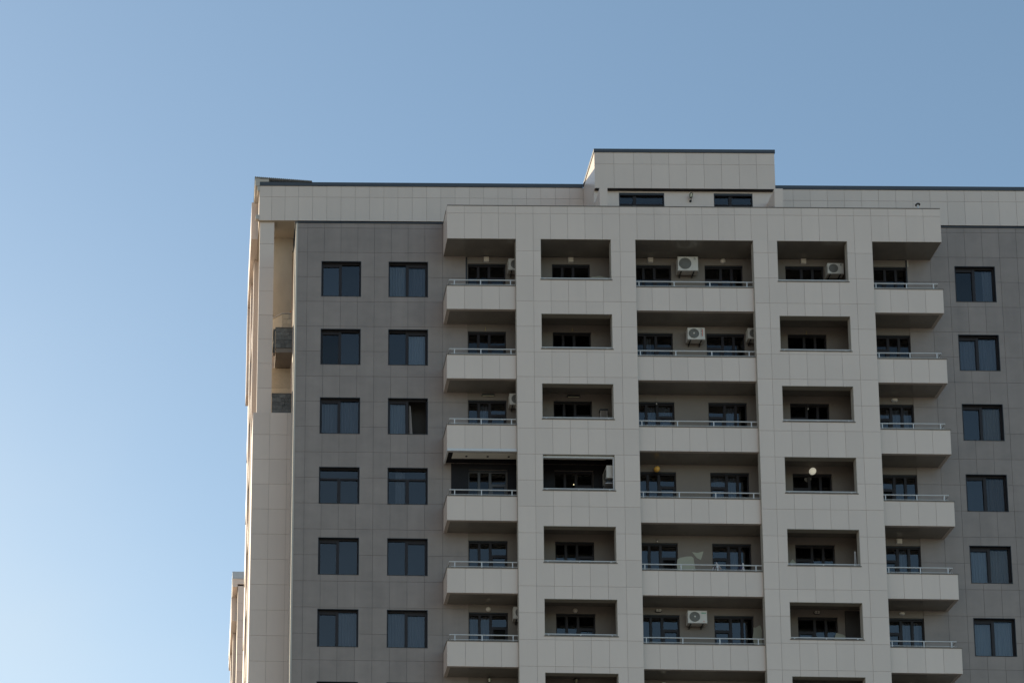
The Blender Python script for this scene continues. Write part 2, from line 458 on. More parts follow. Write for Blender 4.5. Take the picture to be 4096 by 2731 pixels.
# dark rooms behind the windows and the block behind
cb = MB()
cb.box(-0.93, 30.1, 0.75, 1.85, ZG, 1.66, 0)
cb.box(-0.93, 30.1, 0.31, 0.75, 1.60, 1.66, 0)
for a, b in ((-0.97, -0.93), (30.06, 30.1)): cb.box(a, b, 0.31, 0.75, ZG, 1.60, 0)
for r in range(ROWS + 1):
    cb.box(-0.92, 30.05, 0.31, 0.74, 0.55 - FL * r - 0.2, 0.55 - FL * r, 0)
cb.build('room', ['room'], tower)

# main pale block: body, corner column, top band
m = MB()
m.box(-2.40, 31.6, 5.2, 12.6, ZG, 4.70, 0)
m.box(-0.94, 30.1, 1.95, 5.2, ZG, 3.17, 0)
m.box(30.3, 31.6, 1.95, 5.2, ZG, 3.17, 0)
m.build('main_wall', ['tile'], tower)

m = MB()
FZ = [3.20, 4.29, 4.80]
xs = [-2.505, -1.992, -1.435, -0.878, -0.286, 0.307, 0.898, 1.49, 2.086, 2.681, 3.268, 3.863, 4.457, 5.047, 5.642, 6.232, 6.825, 7.419, 8.008, 8.601, 9.194, 9.795, 10.392, 10.97]
clad(m, xs, FZ, [], YM)
xs = [18.2, 18.89, 19.596, 20.297, 20.998, 21.699, 22.399, 23.099, 23.798, 24.498, 25.2, 25.903, 26.606, 27.303, 28.001, 28.706, 29.4, 30.1, 30.8, 31.6]
clad(m, xs, FZ, [], YM)
m.box(-2.505, 31.6, YM + 0.012, 5.1, 3.21, 4.80, 1, 0, 'b')
m.box(-2.512, -2.506, YM, 5.1, 3.20, 4.80, 0)
m.build('top_band', ['tile', 'joint'], tower)
m = MB(); m.box(-2.50, -0.9, YM + 0.013, 5.1, 3.198, 3.2095, 0); m.build('band_soffit', ['notch'], tower)
m = MB()
m.box(-2.50, 10.93, YM - 0.03, 5.1, 4.803, 4.965, 0); m.box(18.21, 31.65, YM - 0.03, 5.1, 4.803, 4.965, 0)
m.build('roof_coping', ['flash'], tower)

# corner column and the lower corner wall
m = MB()
cz = [3.19, 2.18, 1.089, 0.01, -1.087, -2.179, -3.276, -4.379, -5.53]
clad(m, [-2.46, -1.862], cz, [], 2.0)
m.box(-2.455, -1.865, 2.012, 2.40, -5.53, 3.19, 1)
m.box(-2.462, -2.456, 2.0, 2.40, -5.53, 3.19, 0)
m.build('corner_column', ['tile', 'joint'], tower)
m = MB()
lz = [-5.545] + [-6.517 - 1.0925 * k for k in range(0, 14)]
clad(m, [-2.60, -1.91, -1.20, -1.035], lz, [], YM)
m.box(-2.597, -1.04, YM + 0.012, 4.0, ZG, -5.545, 1)
m.box(-2.62, -1.04, YM - 0.0, 4.0, ZG, lz[-1], 0)
m.box(-2.606, -2.598, YM, 2.62, lz[-1], -5.545, 0)
m.box(-2.606, -2.598, 2.70, 4.0, lz[-1], -5.545, 0)
m.build('corner_wall', ['tile', 'joint'], tower)

# corner balconies in the notch: split stone parapets, slabs, beige walls
def stone_wall(mb, x0, x1, y0, y1, z0, z1, rows, cols, m=0, jit=0.018):
    h = (z1 - z0) / rows
    for k in range(rows):
        off = 0.5 * (k % 2)
        cuts = sorted({0.0, 1.0} | {min(1, max(0, (i + off) / cols + rnd.uniform(-.05, .05))) for i in range(1, cols)})
        for i in range(len(cuts) - 1):
            a = x0 + (x1 - x0) * cuts[i]; b = x0 + (x1 - x0) * cuts[i + 1]
            if b - a < 0.03: continue
            mb.box(a + .004, b - .004, y0 - rnd.uniform(0, jit), y1, z0 + k * h + .004, z0 + (k + 1) * h - .004, m, rnd.uniform(-1, 1))
for x0, z0, z1 in ((-1.735, -2.60, -1.70), (-1.84, -5.53, -4.67)):
    s = MB(); stone_wall(s, x0, -1.04, 1.96, 2.12, z0, z1, 5, 3)
    s.box(x0 + 0.01, -1.045, 2.0, 2.14, z0, z1, 1)
    p = s.build('corner_parapet', ['stone', 'djoint'], tower)
    c = MB(); c.box(x0 - 0.01, -1.04, 1.93, 2.16, z1 + 0.003, z1 + 0.025, 0); c.build('coping', ['coping'], p)
s = MB(); s.box(-1.72, -1.04, 1.97, 4.2, -2.79, -2.605, 0); s.build('corner_slab', ['plaster'], tower)
s = MB()
for k in range(10):   # jagged stone edge at the parapet's open side
    s.box(-1.80 - rnd.uniform(0, .04), -1.745, 2.02, 2.3 + 0.05 * k, -2.75 + 0.105 * k, -2.65 + 0.105 * k, 0, rnd.uniform(-1, 1))
s.build('stone_edge', ['stone'], tower)
s = MB(); stone_wall(s, -2.30, -1.04, 3.05, 3.2, -5.5, -2.83, 3, 1, jit=0.002)
s.build('corner_back_wall', ['beige'], tower)
s = MB()
s.box(-2.2, -1.04, 3.05, 3.25, -0.4, 3.197, 0)
s.build('corner_plaster_wall', ['notch'], tower)
s = MB()
stone_wall(s, -1.44, -1.06, 2.62, 2.8, -2.0, -0.62, 6, 2, jit=0.01)
s.plan([(-1.44, 2.63), (-1.44, 2.8), (-1.98, 3.35), (-1.98, 3.1)], -2.0, -0.62, 0)
p = s.build('inner_parapet', ['beige'], tower)
c = MB(); c.plan([(-1.45, 2.60), (-1.06, 2.60), (-1.06, 2.83), (-1.43, 2.83), (-2.0, 3.40), (-2.0, 3.07)], -0.615, -0.575, 0); c.build('coping', ['trim'], p)

# left side of the tower, seen along its face: projecting bands and piers
s = MB()
s.box(-2.80, -2.41, 3.2, 8.4, 3.25, 4.98, 0)
s.box(-2.66, -2.41, 8.4, 10.8, 3.25, 4.98, 0)
s.build('side_band', ['tile'], tower)
for q in ((-2.62, 4.6, 5.3, ZG), (-2.70, 6.3, 7.1, ZG), (-2.80, 8.0, 8.9, -1.0), (-2.66, 9.4, 10.4, ZG)):
    MB().box(q[0], -2.41, q[1], q[2], q[3], 3.245).build('side_pier', ['tile'], tower)
s = MB()
for k in range(-1, 8):
    z = -2.6 - FL * k
    MB().box(-2.655, -2.41, 5.31, 6.29, z - 0.9, z + 0.12, 0).build('side_balcony', ['tile'], tower); MB().box(-2.69, -2.41, 7.11, 9.39, z - 0.9, z + 0.12, 0).build('side_balcony', ['tile'], tower)
s = MB()
for k in range(-1, 8):
    z = -0.55 - FL * k
    MB().box(-2.43, -2.402, 5.35, 6.25, z - 1.0, z + 0.4, 0).build('side_window', ['frame'], tower); MB().box(-2.43, -2.402, 7.2, 9.3, z - 1.0, z + 0.4, 0).build('side_window', ['frame'], tower)
# cap pieces at the roof corner and the corrugated sheet
s = MB()
s.box(-2.70, -2.503, 1.86, 3.0, 4.78, 5.14, 0); s.box(-2.60, -2.513, 1.87, 2.3, 4.56, 4.779, 0)
s.box(-2.503, -2.12, 1.862, 2.2, 4.967, 5.10, 0); s.box(-2.65, -2.513, 1.86, 2.05, 3.24, 3.42, 0)
s.build('corner_cap', ['trim'], tower)
s = MB(); n = 116; b = 0
xa, za, xb, zb2 = -2.72, 5.16, -0.32, 4.985
for i in range(n + 1):
    f = i / n; x = xa + (xb - xa) * f; z = za + (zb2 - za) * f + (0.014 if i % 4 in (1, 2) else -0.014)
    s.v += [(x, 1.80, z), (x, 4.2, z), (x, 1.80, z - 0.006), (x, 4.2, z - 0.006)]
for i in range(n):
    k = 4 * i
    for q in ([k, k + 4, k + 5, k + 1], [k + 2, k + 3, k + 7, k + 6], [k, k + 2, k + 6, k + 4]): s.f.append(q); s.m.append(0); s.t.append(0)
s.build('corrugated_sheet', ['sheet'], tower)
s = MB(); s.poly([(-2.11, 4.967), (-0.36, 4.967), (-0.36, 4.972), (-2.11, 5.11)], 2.0, 4.1, 0); s.build('sheet_support', ['flash'], tower)

# ------------------------------------------------------------------ the balcony bay
BX = [4.912, 5.58, 6.25, 6.93, 7.61, 8.30, 8.982, 9.664, 10.347, 11.03, 11.715, 12.397, 13.08, 13.693, 14.33, 14.96, 15.60, 16.24, 16.88, 17.52, 18.187, 18.868, 19.545, 20.234, 20.906, 21.583, 22.263, 22.947, 23.627, 24.29]
FT, FB = 1.695, 0.256
ZJ = [FB, -0.270, -1.372, -2.465, -3.557, -4.655, -5.72, -6.82, -7.91, -9.01, -10.10, -11.19, -12.295, -13.39, -14.485, -15.583, -16.677, -17.755, -18.85, -19.95, -21.04]
X1 = [7.62, 8.298, 8.982, 9.664, 10.347, 11.03, 11.715, 12.314]
X3 = [16.945, 17.51, 18.19, 18.875, 19.557, 20.234, 20.91, 21.584]
O1 = (8.585, 11.362); O3 = (17.868, 20.617)
OB = -1.532
holes = []
for a, b in (O1, O3):
    for r in range(ROWS):
        holes.append((a, b, OB - FL * r, (FB + 1 if r == 0 else -0.004 - FL * r)))
m = MB()
clad(m, BX, [FT, 1.376, FB], [], YF)
clad(m, X1, ZJ, holes, YF); clad(m, X3, ZJ, holes, YF)
m.box(4.912, 24.29, YF + 0.012, -0.86, FB + 0.002, FT, 1)
hz = [(a, b, c, min(d, FB)) for a, b, c, d in holes]
backing(m, (X1[0] + .002, X1[-1] - .002, ZJ[-1], FB), hz, YF + 0.012, -0.86, 1)
backing(m, (X3[0] + .002, X3[-1] - .002, ZJ[-1], FB), hz, YF + 0.012, -0.86, 1)
# linings with shade in their colour on pier sides and openings; pale bay ends
for xs in (X1, X3):
    m.box(xs[0] - 0.006, xs[0], YF, -0.86, ZJ[-1], FB - 0.002, 2); m.box(xs[-1], xs[-1] + 0.006, YF, -0.86, ZJ[-1], FB - 0.002, 2)
for a, b, c, d in holes:
    d = min(d, FB)
    m.box(b - 0.012, b, YF + 0.001, -0.855, c, d - 0.013, 2); m.box(a, a + 0.012, YF + 0.001, -0.855, c, d - 0.013, 2)
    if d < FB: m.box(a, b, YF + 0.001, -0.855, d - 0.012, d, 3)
m.box(4.900, 4.911, YF, -0.002, FB, FT, 0); m.box(24.291, 24.302, YF, -0.002, FB, FT, 0)
m.box(4.912, 24.29, YF, -0.86, ZG, ZJ[-1] - 0.01, 0)
m.build('bay_front', ['tile', 'joint', 'lining', 'lintel'], tower)
m = MB(); m.box(4.90, 24.30, YF - 0.015, -0.80, FT + 0.003, FT + 0.035, 0); m.box(4.885, 4.95, -0.80, -0.036, FT + 0.003, FT + 0.035, 0); m.build('bay_coping', ['coping'], tower)
m = MB(); m.box(4.915, 24.285, -0.859, -0.002, FB + 0.003, FT - 0.2, 0); m.build('bay_roof', ['soffit'], tower)
MB().box(4.915, 24.285, YF + 0.013, -0.86, FB - 0.010, FB + 0.0015).build('bay_soffit', ['soffit'], tower)
for r in range(ROWS):
    z = -2.744 - FL * r
    for xa_, xb_, ya_ in ((4.93, 7.612, -0.985), (7.614, 12.318, -0.853), (12.322, 16.936, -0.985), (16.94, 21.588, -0.853), (21.592, 24.28, -0.985)):
        MB().box(xa_, xb_, ya_, -0.004, z + 0.003, z + 0.26).build('balcony_soffit', ['soffit'], tower)

# recessed walls behind the balconies, with a doorway for every glazed door
DOORS = [(5.88, 7.40, 'L'), (9.25, 10.765, 'L'), (12.49, 14.005, 'L'), (15.335, 16.85, 'R'), (18.54, 20.065, 'R'), (21.86, 23.36, 'R')]
DT, DB = -0.045, -2.48
dh = [(a, b, DB - FL * r, DT - FL * r) for a, b, _ in DOORS for r in range(ROWS)]
m = MB()
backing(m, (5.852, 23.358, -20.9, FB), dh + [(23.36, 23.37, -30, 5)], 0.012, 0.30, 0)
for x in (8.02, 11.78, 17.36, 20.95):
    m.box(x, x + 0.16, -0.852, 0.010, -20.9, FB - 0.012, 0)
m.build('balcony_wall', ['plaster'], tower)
m = MB(); m.box(4.92, 24.28, -0.85, 0.3, ZG, -21.1, 0); m.build('bay_base', ['tile'], tower)

def door(x0, x1, r, side):
    wd = x1 - x0; ht = DT - DB; z = DT - FL * r
    f = MB(); Y0, Y1 = 0.10, 0.17
    f.box(0, wd, 0.05, 0.20, -0.045, 0, 1)
    f.box(0, 0.045, Y0, Y1, -ht, -0.045, 0); f.box(wd - 0.045, wd, Y0, Y1, -ht, -0.045, 0)
    f.box(0.045, wd - 0.045, Y0, Y1, -0.095, -0.045, 0); f.box(0.045, wd - 0.045, Y0, Y1, -ht, -ht + 0.06, 0)
    segs = [(0.045, 0.378), (0.475, 0.81), (0.91, wd - 0.045)]
    f.box(0.378, 0.475, Y0 - 0.01, Y1, -ht + 0.06, -0.095, 0); f.box(0.81, 0.91, Y0 - 0.01, Y1, -ht + 0.06, -0.095, 0)
    p = []
    for i, (a, b) in enumerate(segs):
        if i < 2: p.append((a, b, -ht + 0.06, -0.095)); continue
        f.box(a, b, Y0 - 0.008, Y1, -0.68, -0.565, 0)
        f.box(a, a + 0.05, Y0 - 0.006, Y1, -ht + 0.06, -0.68, 0); f.box(b - 0.05, b, Y0 - 0.006, Y1, -ht + 0.06, -0.68, 0)
        p.append((a, b, -0.565, -0.095)); p.append((a + 0.05, b - 0.05, -ht + 0.06, -0.68))
    if side == 'R':
        for mb in (f,):
            mb.v = [(wd - x, y, q) for x, y, q in mb.v]; mb.f = [q[::-1] for q in mb.f]
        p = [(wd - b, wd - a, c, d) for a, b, c, d in p]
    return f, p, z
OPEN = {(2, 4), (0, 5), (5, 3)}   # glazed doors standing open: no pane in the leaf
DC = {(0, 5): [(0, .6)], (2, 1): [(.2, .5)], (3, 2): [(.45, .8)], (5, 5): [(.4, .95)], (5, 2): [(.3, .95)], (2, 2): [(.28, .95)], (3, 3): [(0, .8)], (5, 4): [(.35, .7)], (0, 2): [(.3, .6)], (3, 4): [(.42, .7)]}
cache = {}
for r in range(ROWS):
    for i, (a, b, sd) in enumerate(DOORS):
        f, p, z = door(a, b, r, sd)
        key = (sd, round(b - a, 3), 'grey' if r == 3 and i < 1 else '')
        if key not in cache: cache[key] = f.mesh('balcony_door', ['greyframe' if key[2] and i == 0 else 'frame', 'reveal'])
        o = link('balcony_door', cache[key], tower, (a, 0, z))
        gm = MB()
        for k, q in enumerate(p):
            if (i, r) in OPEN and k == 3: continue
            gm.box(q[0], q[1], 0.135, 0.143, q[2], q[3])
        gm.build('pane', ['glass_dull' if (r == 3 and i < 2) or (r < 2) else 'glass'], o, (a, 0, z))
        for c0, c1 in DC.get((i, r), []):
            drape(c0 * (b - a) + .05, c1 * (b - a) - .05, -2.35, -0.12, 0.235, 'greycurtain', o, (a, 0, z))

# balconies with parapet, coping and railing
PT, PB = -1.735, -2.744
def railing(x0, x1, r, posts, y, parent, left=False, right=False):
    z0 = PT - FL * r + 0.032; zt = z0 + 0.275
    m = MB()
    m.tube((x0, y, zt), (x1, y, zt), 0.023, 0, 8)
    m.tube((x0 + (0.05 if left else 0), y, z0 + 0.085), (x1 - (0.05 if right else 0), y, z0 + 0.085), 0.012, 0, 6)
    for e, xe in ((left, x0), (right, x1)):
        if e:
            m.tube((xe, y, zt), (xe, -0.01, zt), 0.022, 0, 8); m.tube((xe, y, z0 + 0.085), (xe, -0.01, z0 + 0.085), 0.010, 0, 6)
    o = m.build('railing', ['rail'], parent, smooth=True)
    for px in posts:
        MB().box(px - 0.018, px + 0.018, y - 0.018, y + 0.018, z0, zt - 0.02).build('post', ['rail'], parent)
    return o
BAL = [(4.912, 7.610, [5.6, 6.285, 6.97], [5.21, 6.245, 7.425], 5.01, 7.612, 'l'),
       (12.322, 16.936, [12.968, 13.637, 14.297, 14.957, 15.621, 16.28], [12.48, 13.86, 15.26, 16.71], 12.322, 16.94, ''),
       (21.592, 24.30, [22.261, 22.941, 23.616], [21.745, 22.94, 23.98], 21.592, 24.15, 'r')]
for r in range(ROWS):
    zt, zb_ = PT - FL * r, PB - FL * r
    for x0, x1, js, posts, r0, r1, end in BAL:
        m = MB()
        clad(m, [x0] + js + [x1], [zb_, zt], [], YP)
        m.box(x0 + .002, x1 - .002, YP + 0.012, YP + 0.13, zb_ + 0.001, zt, 1)
        if end == 'l': m.box(x0 - 0.010, x0 - 0.001, YP, -0.001, zb_, zt, 0); m.box(x0, x0 + 0.12, YP + 0.131, -0.001, zb_ + 0.001, zt, 1)
        if end == 'r': m.box(x1 + 0.001, x1 + 0.010, YP, -0.001, zb_, zt, 0); m.box(x1 - 0.12, x1, YP + 0.131, -0.001, zb_ + 0.001, zt, 1)
        o = m.build('balcony', ['tile', 'joint'], tower)
        c = MB()
        xa_, xb_ = x0 - (0.03 if end == 'l' else 0), x1 + (0.03 if end == 'r' else 0)
        c.box(xa_, xb_, YP - 0.025, YP + 0.16, zt + 0.003, zt + 0.03, 0)
        if end == 'l': c.box(xa_, x0 + 0.15, YP + 0.161, -0.04, zt + 0.003, zt + 0.03, 0)
        if end == 'r': c.box(x1 - 0.15, xb_, YP + 0.161, -0.04, zt + 0.003, zt + 0.03, 0)
        c.build('coping', ['coping'], o)
        railing(r0, r1, r, posts, YP + 0.085, o, end == 'l', end == 'r')
    for a, b in (O1, O3):
        z = OB - FL * r
        s = MB(); s.box(a - 0.02, b + 0.03, YF - 0.025, -0.84, z - 0.004, z + 0.026, 0)
        o = s.build('loggia_sill', ['coping'], tower)
        q = MB(); q.tube((a + .012, YF + 0.09, z + 0.125), (b - .012, YF + 0.09, z + 0.125), 0.026, 0, 8)
        for px in (a + 0.17, (a + b) / 2, b - 0.2): q.box(px - 0.018, px + 0.018, YF + 0.07, YF + 0.11, z + 0.027, z + 0.105, 0)
        q.build('railing', ['rail'], o)

# the refurbished flat: black panelled walls, white framed ceiling with downlights
r = 3; zc = -2.744 - FL * 2
m = MB()
for x0, x1, i in ((5.20, 8.015, 0), (8.185, 11.398, 1)):
    a, b, _ = DOORS[i]
    backing(m, (x0, x1, zc - 2.3, zc - 0.06), [(a, b, DB - 9, DT - 9)], -0.022, -0.006, 0)
m.box(7.98, 8.015, -0.84, -0.03, zc - 2.3, zc - 0.06, 0); m.box(8.185, 8.2, -0.84, -0.03, zc - 2.3, zc - 0.06, 0); m.box(11.40, 11.775, -0.84, -0.03, zc - 2.3, zc - 0.06, 0)
m.build('wall_panel', ['blackpanel'], tower)
m = MB(); m.box(4.95, 8.01, -0.98, -0.005, zc - 0.03, zc - 0.004, 0); m.box(8.19, 11.77, -0.85, -0.005, zc - 0.03, zc - 0.004, 0)
o = m.build('ceiling_panel', ['blackpanel'], tower)
m = MB(); m.box(5.17, 7.75, -0.79, -0.36, zc - 0.05, zc - 0.031, 0); m.box(8.3, 11.20, -0.82, -0.38, zc - 0.05, zc - 0.031, 0)
m.build('white_board', ['whiteceil'], o)
for x in (5.72, 6.55, 7.37, 8.88, 9.70, 10.53):
    MB().lathe([(0.045, 0), (0.045, 0.012), (0.028, 0.013), (0.02, 0.004)], (x, -0.55, zc - 0.0645), 'z', 0, 14).build('downlight', ['iron'], o)
m = MB(); m.box(4.905, 7.608, YP - 0.03, YP + 0.09, zc - 0.10, zc - 0.003, 0); m.box(4.902, 4.97, YP + 0.091, -0.03, zc - 0.10, zc - 0.003, 0)
m.build('ceiling_trim', ['rail'], tower)
m = MB(); m.box(O1[0], O1[1], YF + 0.09, YF + 0.17, -9.10, -9.018, 0); m.box(O1[1] - 0.055, O1[1] - 0.013, YF + 0.09, YF + 0.17, OB - 9 + .03, -9.10, 0)
m.build('opening_trim', ['rail'], tower)

m = MB(); m.box(5.79, 5.858, -0.004, 0.011, DB, FB - .02, 0); m.build('shadow_gap', ['reveal'], tower)
m = MB(); m.box(23.31, 23.365, -0.004, 0.011, DB, FB - .02, 0); m.build('shadow_gap', ['reveal'], tower)
m = MB(); m.box(23.37, 23.42, -0.006, -0.001, -0.05, FB - .02, 0); m.build('plaster_edge', ['trim'], tower)

m = MB(); m.box(20.34, 20.945, -0.03, 0.010, -17.4, -14.80, 0); m.build('wall_panel', ['room'], tower)

# filler patches on the recessed walls
def patch(pts, y=0.0):
    c = MB(); c.poly([(x, z) for x, z in pts][::-1], 0.006, 0.013); return c.build('plaster_patch', ['patch'], tower)
import itertools
def blob(cx, cz, rx, rz, n=16, j=.16):
    q = []
    for i in range(n):
        g = 2 * math.pi * i / n; k = 1 + rnd.uniform(-j, j)
        sx = math.copysign(abs(math.cos(g)) ** .6, math.cos(g)); sz = math.copysign(abs(math.sin(g)) ** .6, math.sin(g))
        q.append((cx + rx * sx * k, cz - rz * sz * k))
    return q
patch(blob(14.33, -13.0, 0.33, 0.42)); patch([(14.55, -12.42), (14.76, -12.45), (14.99, -12.38), (14.93, -12.60), (14.88, -12.74), (14.73, -12.66), (14.64, -12.54)])
patch(blob(16.98, -15.9, 0.17, 0.45)); patch(blob(20.12, -16.0, 0.22, 0.30)); patch(blob(14.7, -4.25, 0.16, 0.16, 12)); patch(blob(14.38, -4.28, 0.09, 0.1, 10)); patch(blob(11.15, -0.75, 0.34, 0.17)); patch(blob(18.42, -13.0, 0.12, 0.3, 12))
patch(blob(13.9, -4.55, 0.1, 0.1, 10))

# ------------------------------------------------------------------ penthouse
m = MB()
PX = [10.965, 11.738, 12.531, 13.238, 13.945, 14.642, 15.348, 16.049, 16.754, 17.45, 18.167]
clad(m, PX, [3.195, 4.278, 4.80], [], -0.25)
m.box(10.968, 18.164, -0.238, 1.88, 3.20, 4.80, 1)
m.box(10.957, 10.967, -0.25, 1.86, 3.195, 4.80, 0); m.box(18.165, 18.175, -0.25, 1.88, 3.195, 4.80, 0)
m.build('penthouse_band', ['tile', 'joint'], tower)
m = MB(); m.box(10.93, 18.20, -0.285, 1.86, 4.803, 4.945, 0); m.build('penthouse_coping', ['flash'], tower)
m = MB(); m.box(11.0, 18.13, -0.236, -0.104, 3.17, 3.192, 0); m.build('penthouse_soffit', ['frame'], tower)
PW = [(11.954, 13.766, 12.588), (15.754, 17.30, 16.416)]
m = MB(); ph = [(a, b, 2.1, 3.095) for a, b, _ in PW]
backing(m, (10.958, 18.172, 1.5, 3.169), ph, -0.10, 0.20, 0)
m.box(10.958, 11.1, 0.201, 1.88, 1.77, 3.19, 0); m.box(18.03, 18.172, 0.201, 1.88, 1.77, 3.19, 0)
m.build('penthouse_wall', ['tile'], tower)
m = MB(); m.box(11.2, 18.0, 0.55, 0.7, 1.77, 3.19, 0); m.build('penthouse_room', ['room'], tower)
for a, b, c in PW:
    z1 = 3.095; z0 = 2.1
    f = MB()
    f.box(a, b, -0.103, 0.02, z1 - 0.10, z1, 1); f.box(a, a + 0.03, -0.103, 0.02, z0, z1 - 0.10, 1); f.box(b - 0.03, b, -0.103, 0.02, z0, z1 - 0.10, 1)
    f.box(c - 0.06, c + 0.06, -0.05, 0.02, z0, z1 - 0.10, 0)
    f.box(a + 0.03, c - 0.06, -0.04, 0.02, 2.585, 2.64, 0); f.box(c + 0.06, b - 0.03, -0.04, 0.02, 2.585, 2.64, 0)
    f.box(a + 0.03, b - 0.03, -0.03, 0.02, z0, z0 + 0.05, 0)
    o = f.build('penthouse_window', ['frame', 'reveal'], tower)
    gm = MB()
    for x0, x1 in ((a + 0.03, c - 0.06), (c + 0.06, b - 0.03)):
        for q0, q1 in ((2.64, z1 - 0.10), (z0 + 0.05, 2.585)): gm.box(x0, x1, -0.012, -0.004, q0, q1)
    gm.build('pane', ['glass'], o)
m = MB()
for xa_, xb_ in ((10.984, 11.289), (17.884, 18.221)):
    m = MB(); m.box(xa_, xb_, -1.0, -0.105, FT + .04, 2.655, 0); m.build('terrace_wall', ['tile'], tower)
m = MB(); m.tube((17.86, -0.2, 2.35), (17.86, -0.75, 2.0), 0.03, 0, 8); m.build('drain_pipe', ['coping'], tower)

v = MB(); v.tube((24.03, 0.3, 1.767), (24.03, 0.3, 2.93), 0.035, 0, 12)
o = v.build('vent_pipe', ['rail'], tower)
v = MB(); v.lathe([(0.10, 0.0), (0.10, 0.02), (0.05, 0.07), (0.01, 0.09)], (24.03, 0.3, 2.94), 'z', 0, 16); v.build('cap', ['coping'], o)

# ------------------------------------------------------------------ neighbouring tower far behind
YN = 36.5
nb = thing('apartment_tower', 'pale tower far behind at the left with corrugated blue roof edge', 'building', (8, YN + 5, ZG))
m = MB()
nz = [4.02 - 1.09 * k for k in range(0, 26)]
clad(m, [-2.52, -1.92, -1.3, -0.7, 0, 0.7, 1.4, 2.1], nz, [], YN, gap=0.016)
m.box(-2.515, 30, YN + 0.012, YN + 12, ZG, 4.02, 1); m.box(-2.525, -2.516, YN, YN + 1.2, ZG, 4.02, 0)
m.box(-2.52, 2.1, YN, YN + 0.1, ZG, nz[-1], 0)
m.build('wall', ['tile', 'joint'], nb)
m = MB(); m.box(-2.85, 2.1, YN - 0.05, YN + 12, 4.13, 4.45, 0); m.box(-2.85, -2.55, YN - 0.04, YN + 9, 3.95, 4.13, 0); m.build('fascia', ['tile'], nb)
m = MB(); m.box(-2.62, 2.1, YN + 0.05, YN + 12, 4.025, 4.125, 0); m.build('window_band', ['frame'], nb)
m = MB()
for i in range(60):
    x = -2.88 + i * 0.08
    m.box(x, x + 0.04, YN - 0.10, YN - 0.06, 4.455, 4.91, 0); m.box(x + 0.04, x + 0.08, YN - 0.075, YN - 0.06, 4.455, 4.91, 0)
m.box(-2.88, 1.92, YN - 0.059, YN + 11.8, 4.6, 4.9, 0)
m.build('roof', ['sheet'], nb)
m = MB()
m.box(-2.88, -2.53, YN + 1.3, YN + 8.5, 2.4, 3.945, 0); m.box(-2.72, -2.53, YN + 3.0, YN + 4.0, ZG, 2.39, 0); m.box(-2.80, -2.53, YN + 6, YN + 7.2, ZG, 2.39, 0)
for k in range(0, 9): m.box(-2.76, -2.53, YN + 4.05, YN + 5.95, -0.9 - 3 * k, 0.1 - 3 * k, 0)
m.build('side_band', ['tile'], nb)

# ------------------------------------------------------------------ air conditioners
def ac(label, x, z, wd=0.76, ht=0.52, mark=None, y=-0.36, boss=True, base=0.0):
    """x, z: left bottom corner of the front face; hangs on the wall at y = 0"""
    t = thing('air_conditioner', label, 'air conditioner', (x + wd / 2, -0.02, z - 0.12), 'outdoor air conditioner units on the balcony walls')
    d = 0.29
    b = MB(); fx = wd * 0.36; fz = ht * 0.5; fr = ht * 0.40
    b.box(x, x + wd, y, y + d, z, z + ht, 0)
    b.box(x + wd, x + wd + 0.03, y + 0.09, y + 0.24, z + 0.03, z + 0.15, 0)
    # shallow panel edge on the front
    b.box(x + 0.015, x + wd * 0.70, y - 0.006, y - 0.0005, z + 0.02, z + ht - 0.02, 0)
    b.box(x + wd * 0.715, x + wd - 0.012, y - 0.006, y - 0.0005, z + 0.02, z + ht - 0.02, 0)
    b.build('casing', ['acwhite'], t)
    g = MB(); c = (x + fx, y - 0.007, z + fz)
    g.lathe([(fr, 0.0), (fr, 0.008), (fr * .96, 0.012), (fr * .5, 0.016), (0.02, 0.017)], c, 'y', 0, 28)
    for k in range(1, 7):
        rr = fr * k / 7; n = 28
        for i in range(n):
            p = [Vector((c[0] + rr * math.cos(2 * math.pi * q / n), c[1] - 0.017, c[2] + rr * math.sin(2 * math.pi * q / n))) for q in (i, i + 1)]
            g.tube(p[0], p[1], 0.004, 1, 4, cap=False)
    g.build('fan_grille', ['acgrille', 'coping'], t)
    if boss: MB().lathe([(fr * .17, 0.0), (fr * .17, 0.012), (fr * .1, 0.018)], (c[0], c[1] - 0.018, c[2]), 'y', 0, 16).build('hub', ['acwhite'], t)
    k = MB()
    for px in (x + wd * 0.17, x + wd * 0.80):
        k.box(px - 0.018, px + 0.018, y + 0.02, -0.002 + base, z - 0.035, z - 0.002, 0); k.box(px - 0.018, px + 0.018, -0.035 + base, -0.002 + base, z - 0.10, z - 0.036, 0)
        k.tube((px, y + 0.08, z - 0.036), (px, -0.03 + base, z - 0.09), 0.011, 0, 6)
    k.build('bracket', ['acdark'], t)
    p = MB(); p.tube((x + wd + 0.015, y + 0.24, z + 0.08), (x + wd + 0.02, 0.01 + base, z + 0.10), 0.014, 0, 8); p.build('pipe', ['acwhite'], t)
    if mark:
        q = MB(); mats = mark(q, x, y - 0.0105, z, wd, ht); q.build('badge', mats, t)
    return t
def mk_ic(q, x, y, z, w, h):
    a = x + w * .80; b = z + h * .83
    q.box(a, a + .012, y, y + .004, b, b + .055, 0)
    q.box(a + .03, a + .07, y, y + .004, b + .046, b + .055, 0); q.box(a + .03, a + .07, y, y + .004, b, b + .009, 0); q.box(a + .03, a + .04, y, y + .004, b + .0091, b + .0459, 0)
    for i in range(9): q.box(a - .015 + i * .0125, a - .007 + i * .0125, y, y + .004, b - .03, b - .018, 0)
    return ['acdark']
def mk_k(q, x, y, z, w, h):
    a = x + w * .80; b = z + h * .74
    q.box(a, a + .016, y, y + .004, b, b + .085, 0)
    q.poly([(a + .017, b + .036), (a + .055, b), (a + .075, b), (a + .03, b + .045), (a + .075, b + .085), (a + .055, b + .085), (a + .017, b + .05)], y, y + .004, 0)
    return ['acdark']
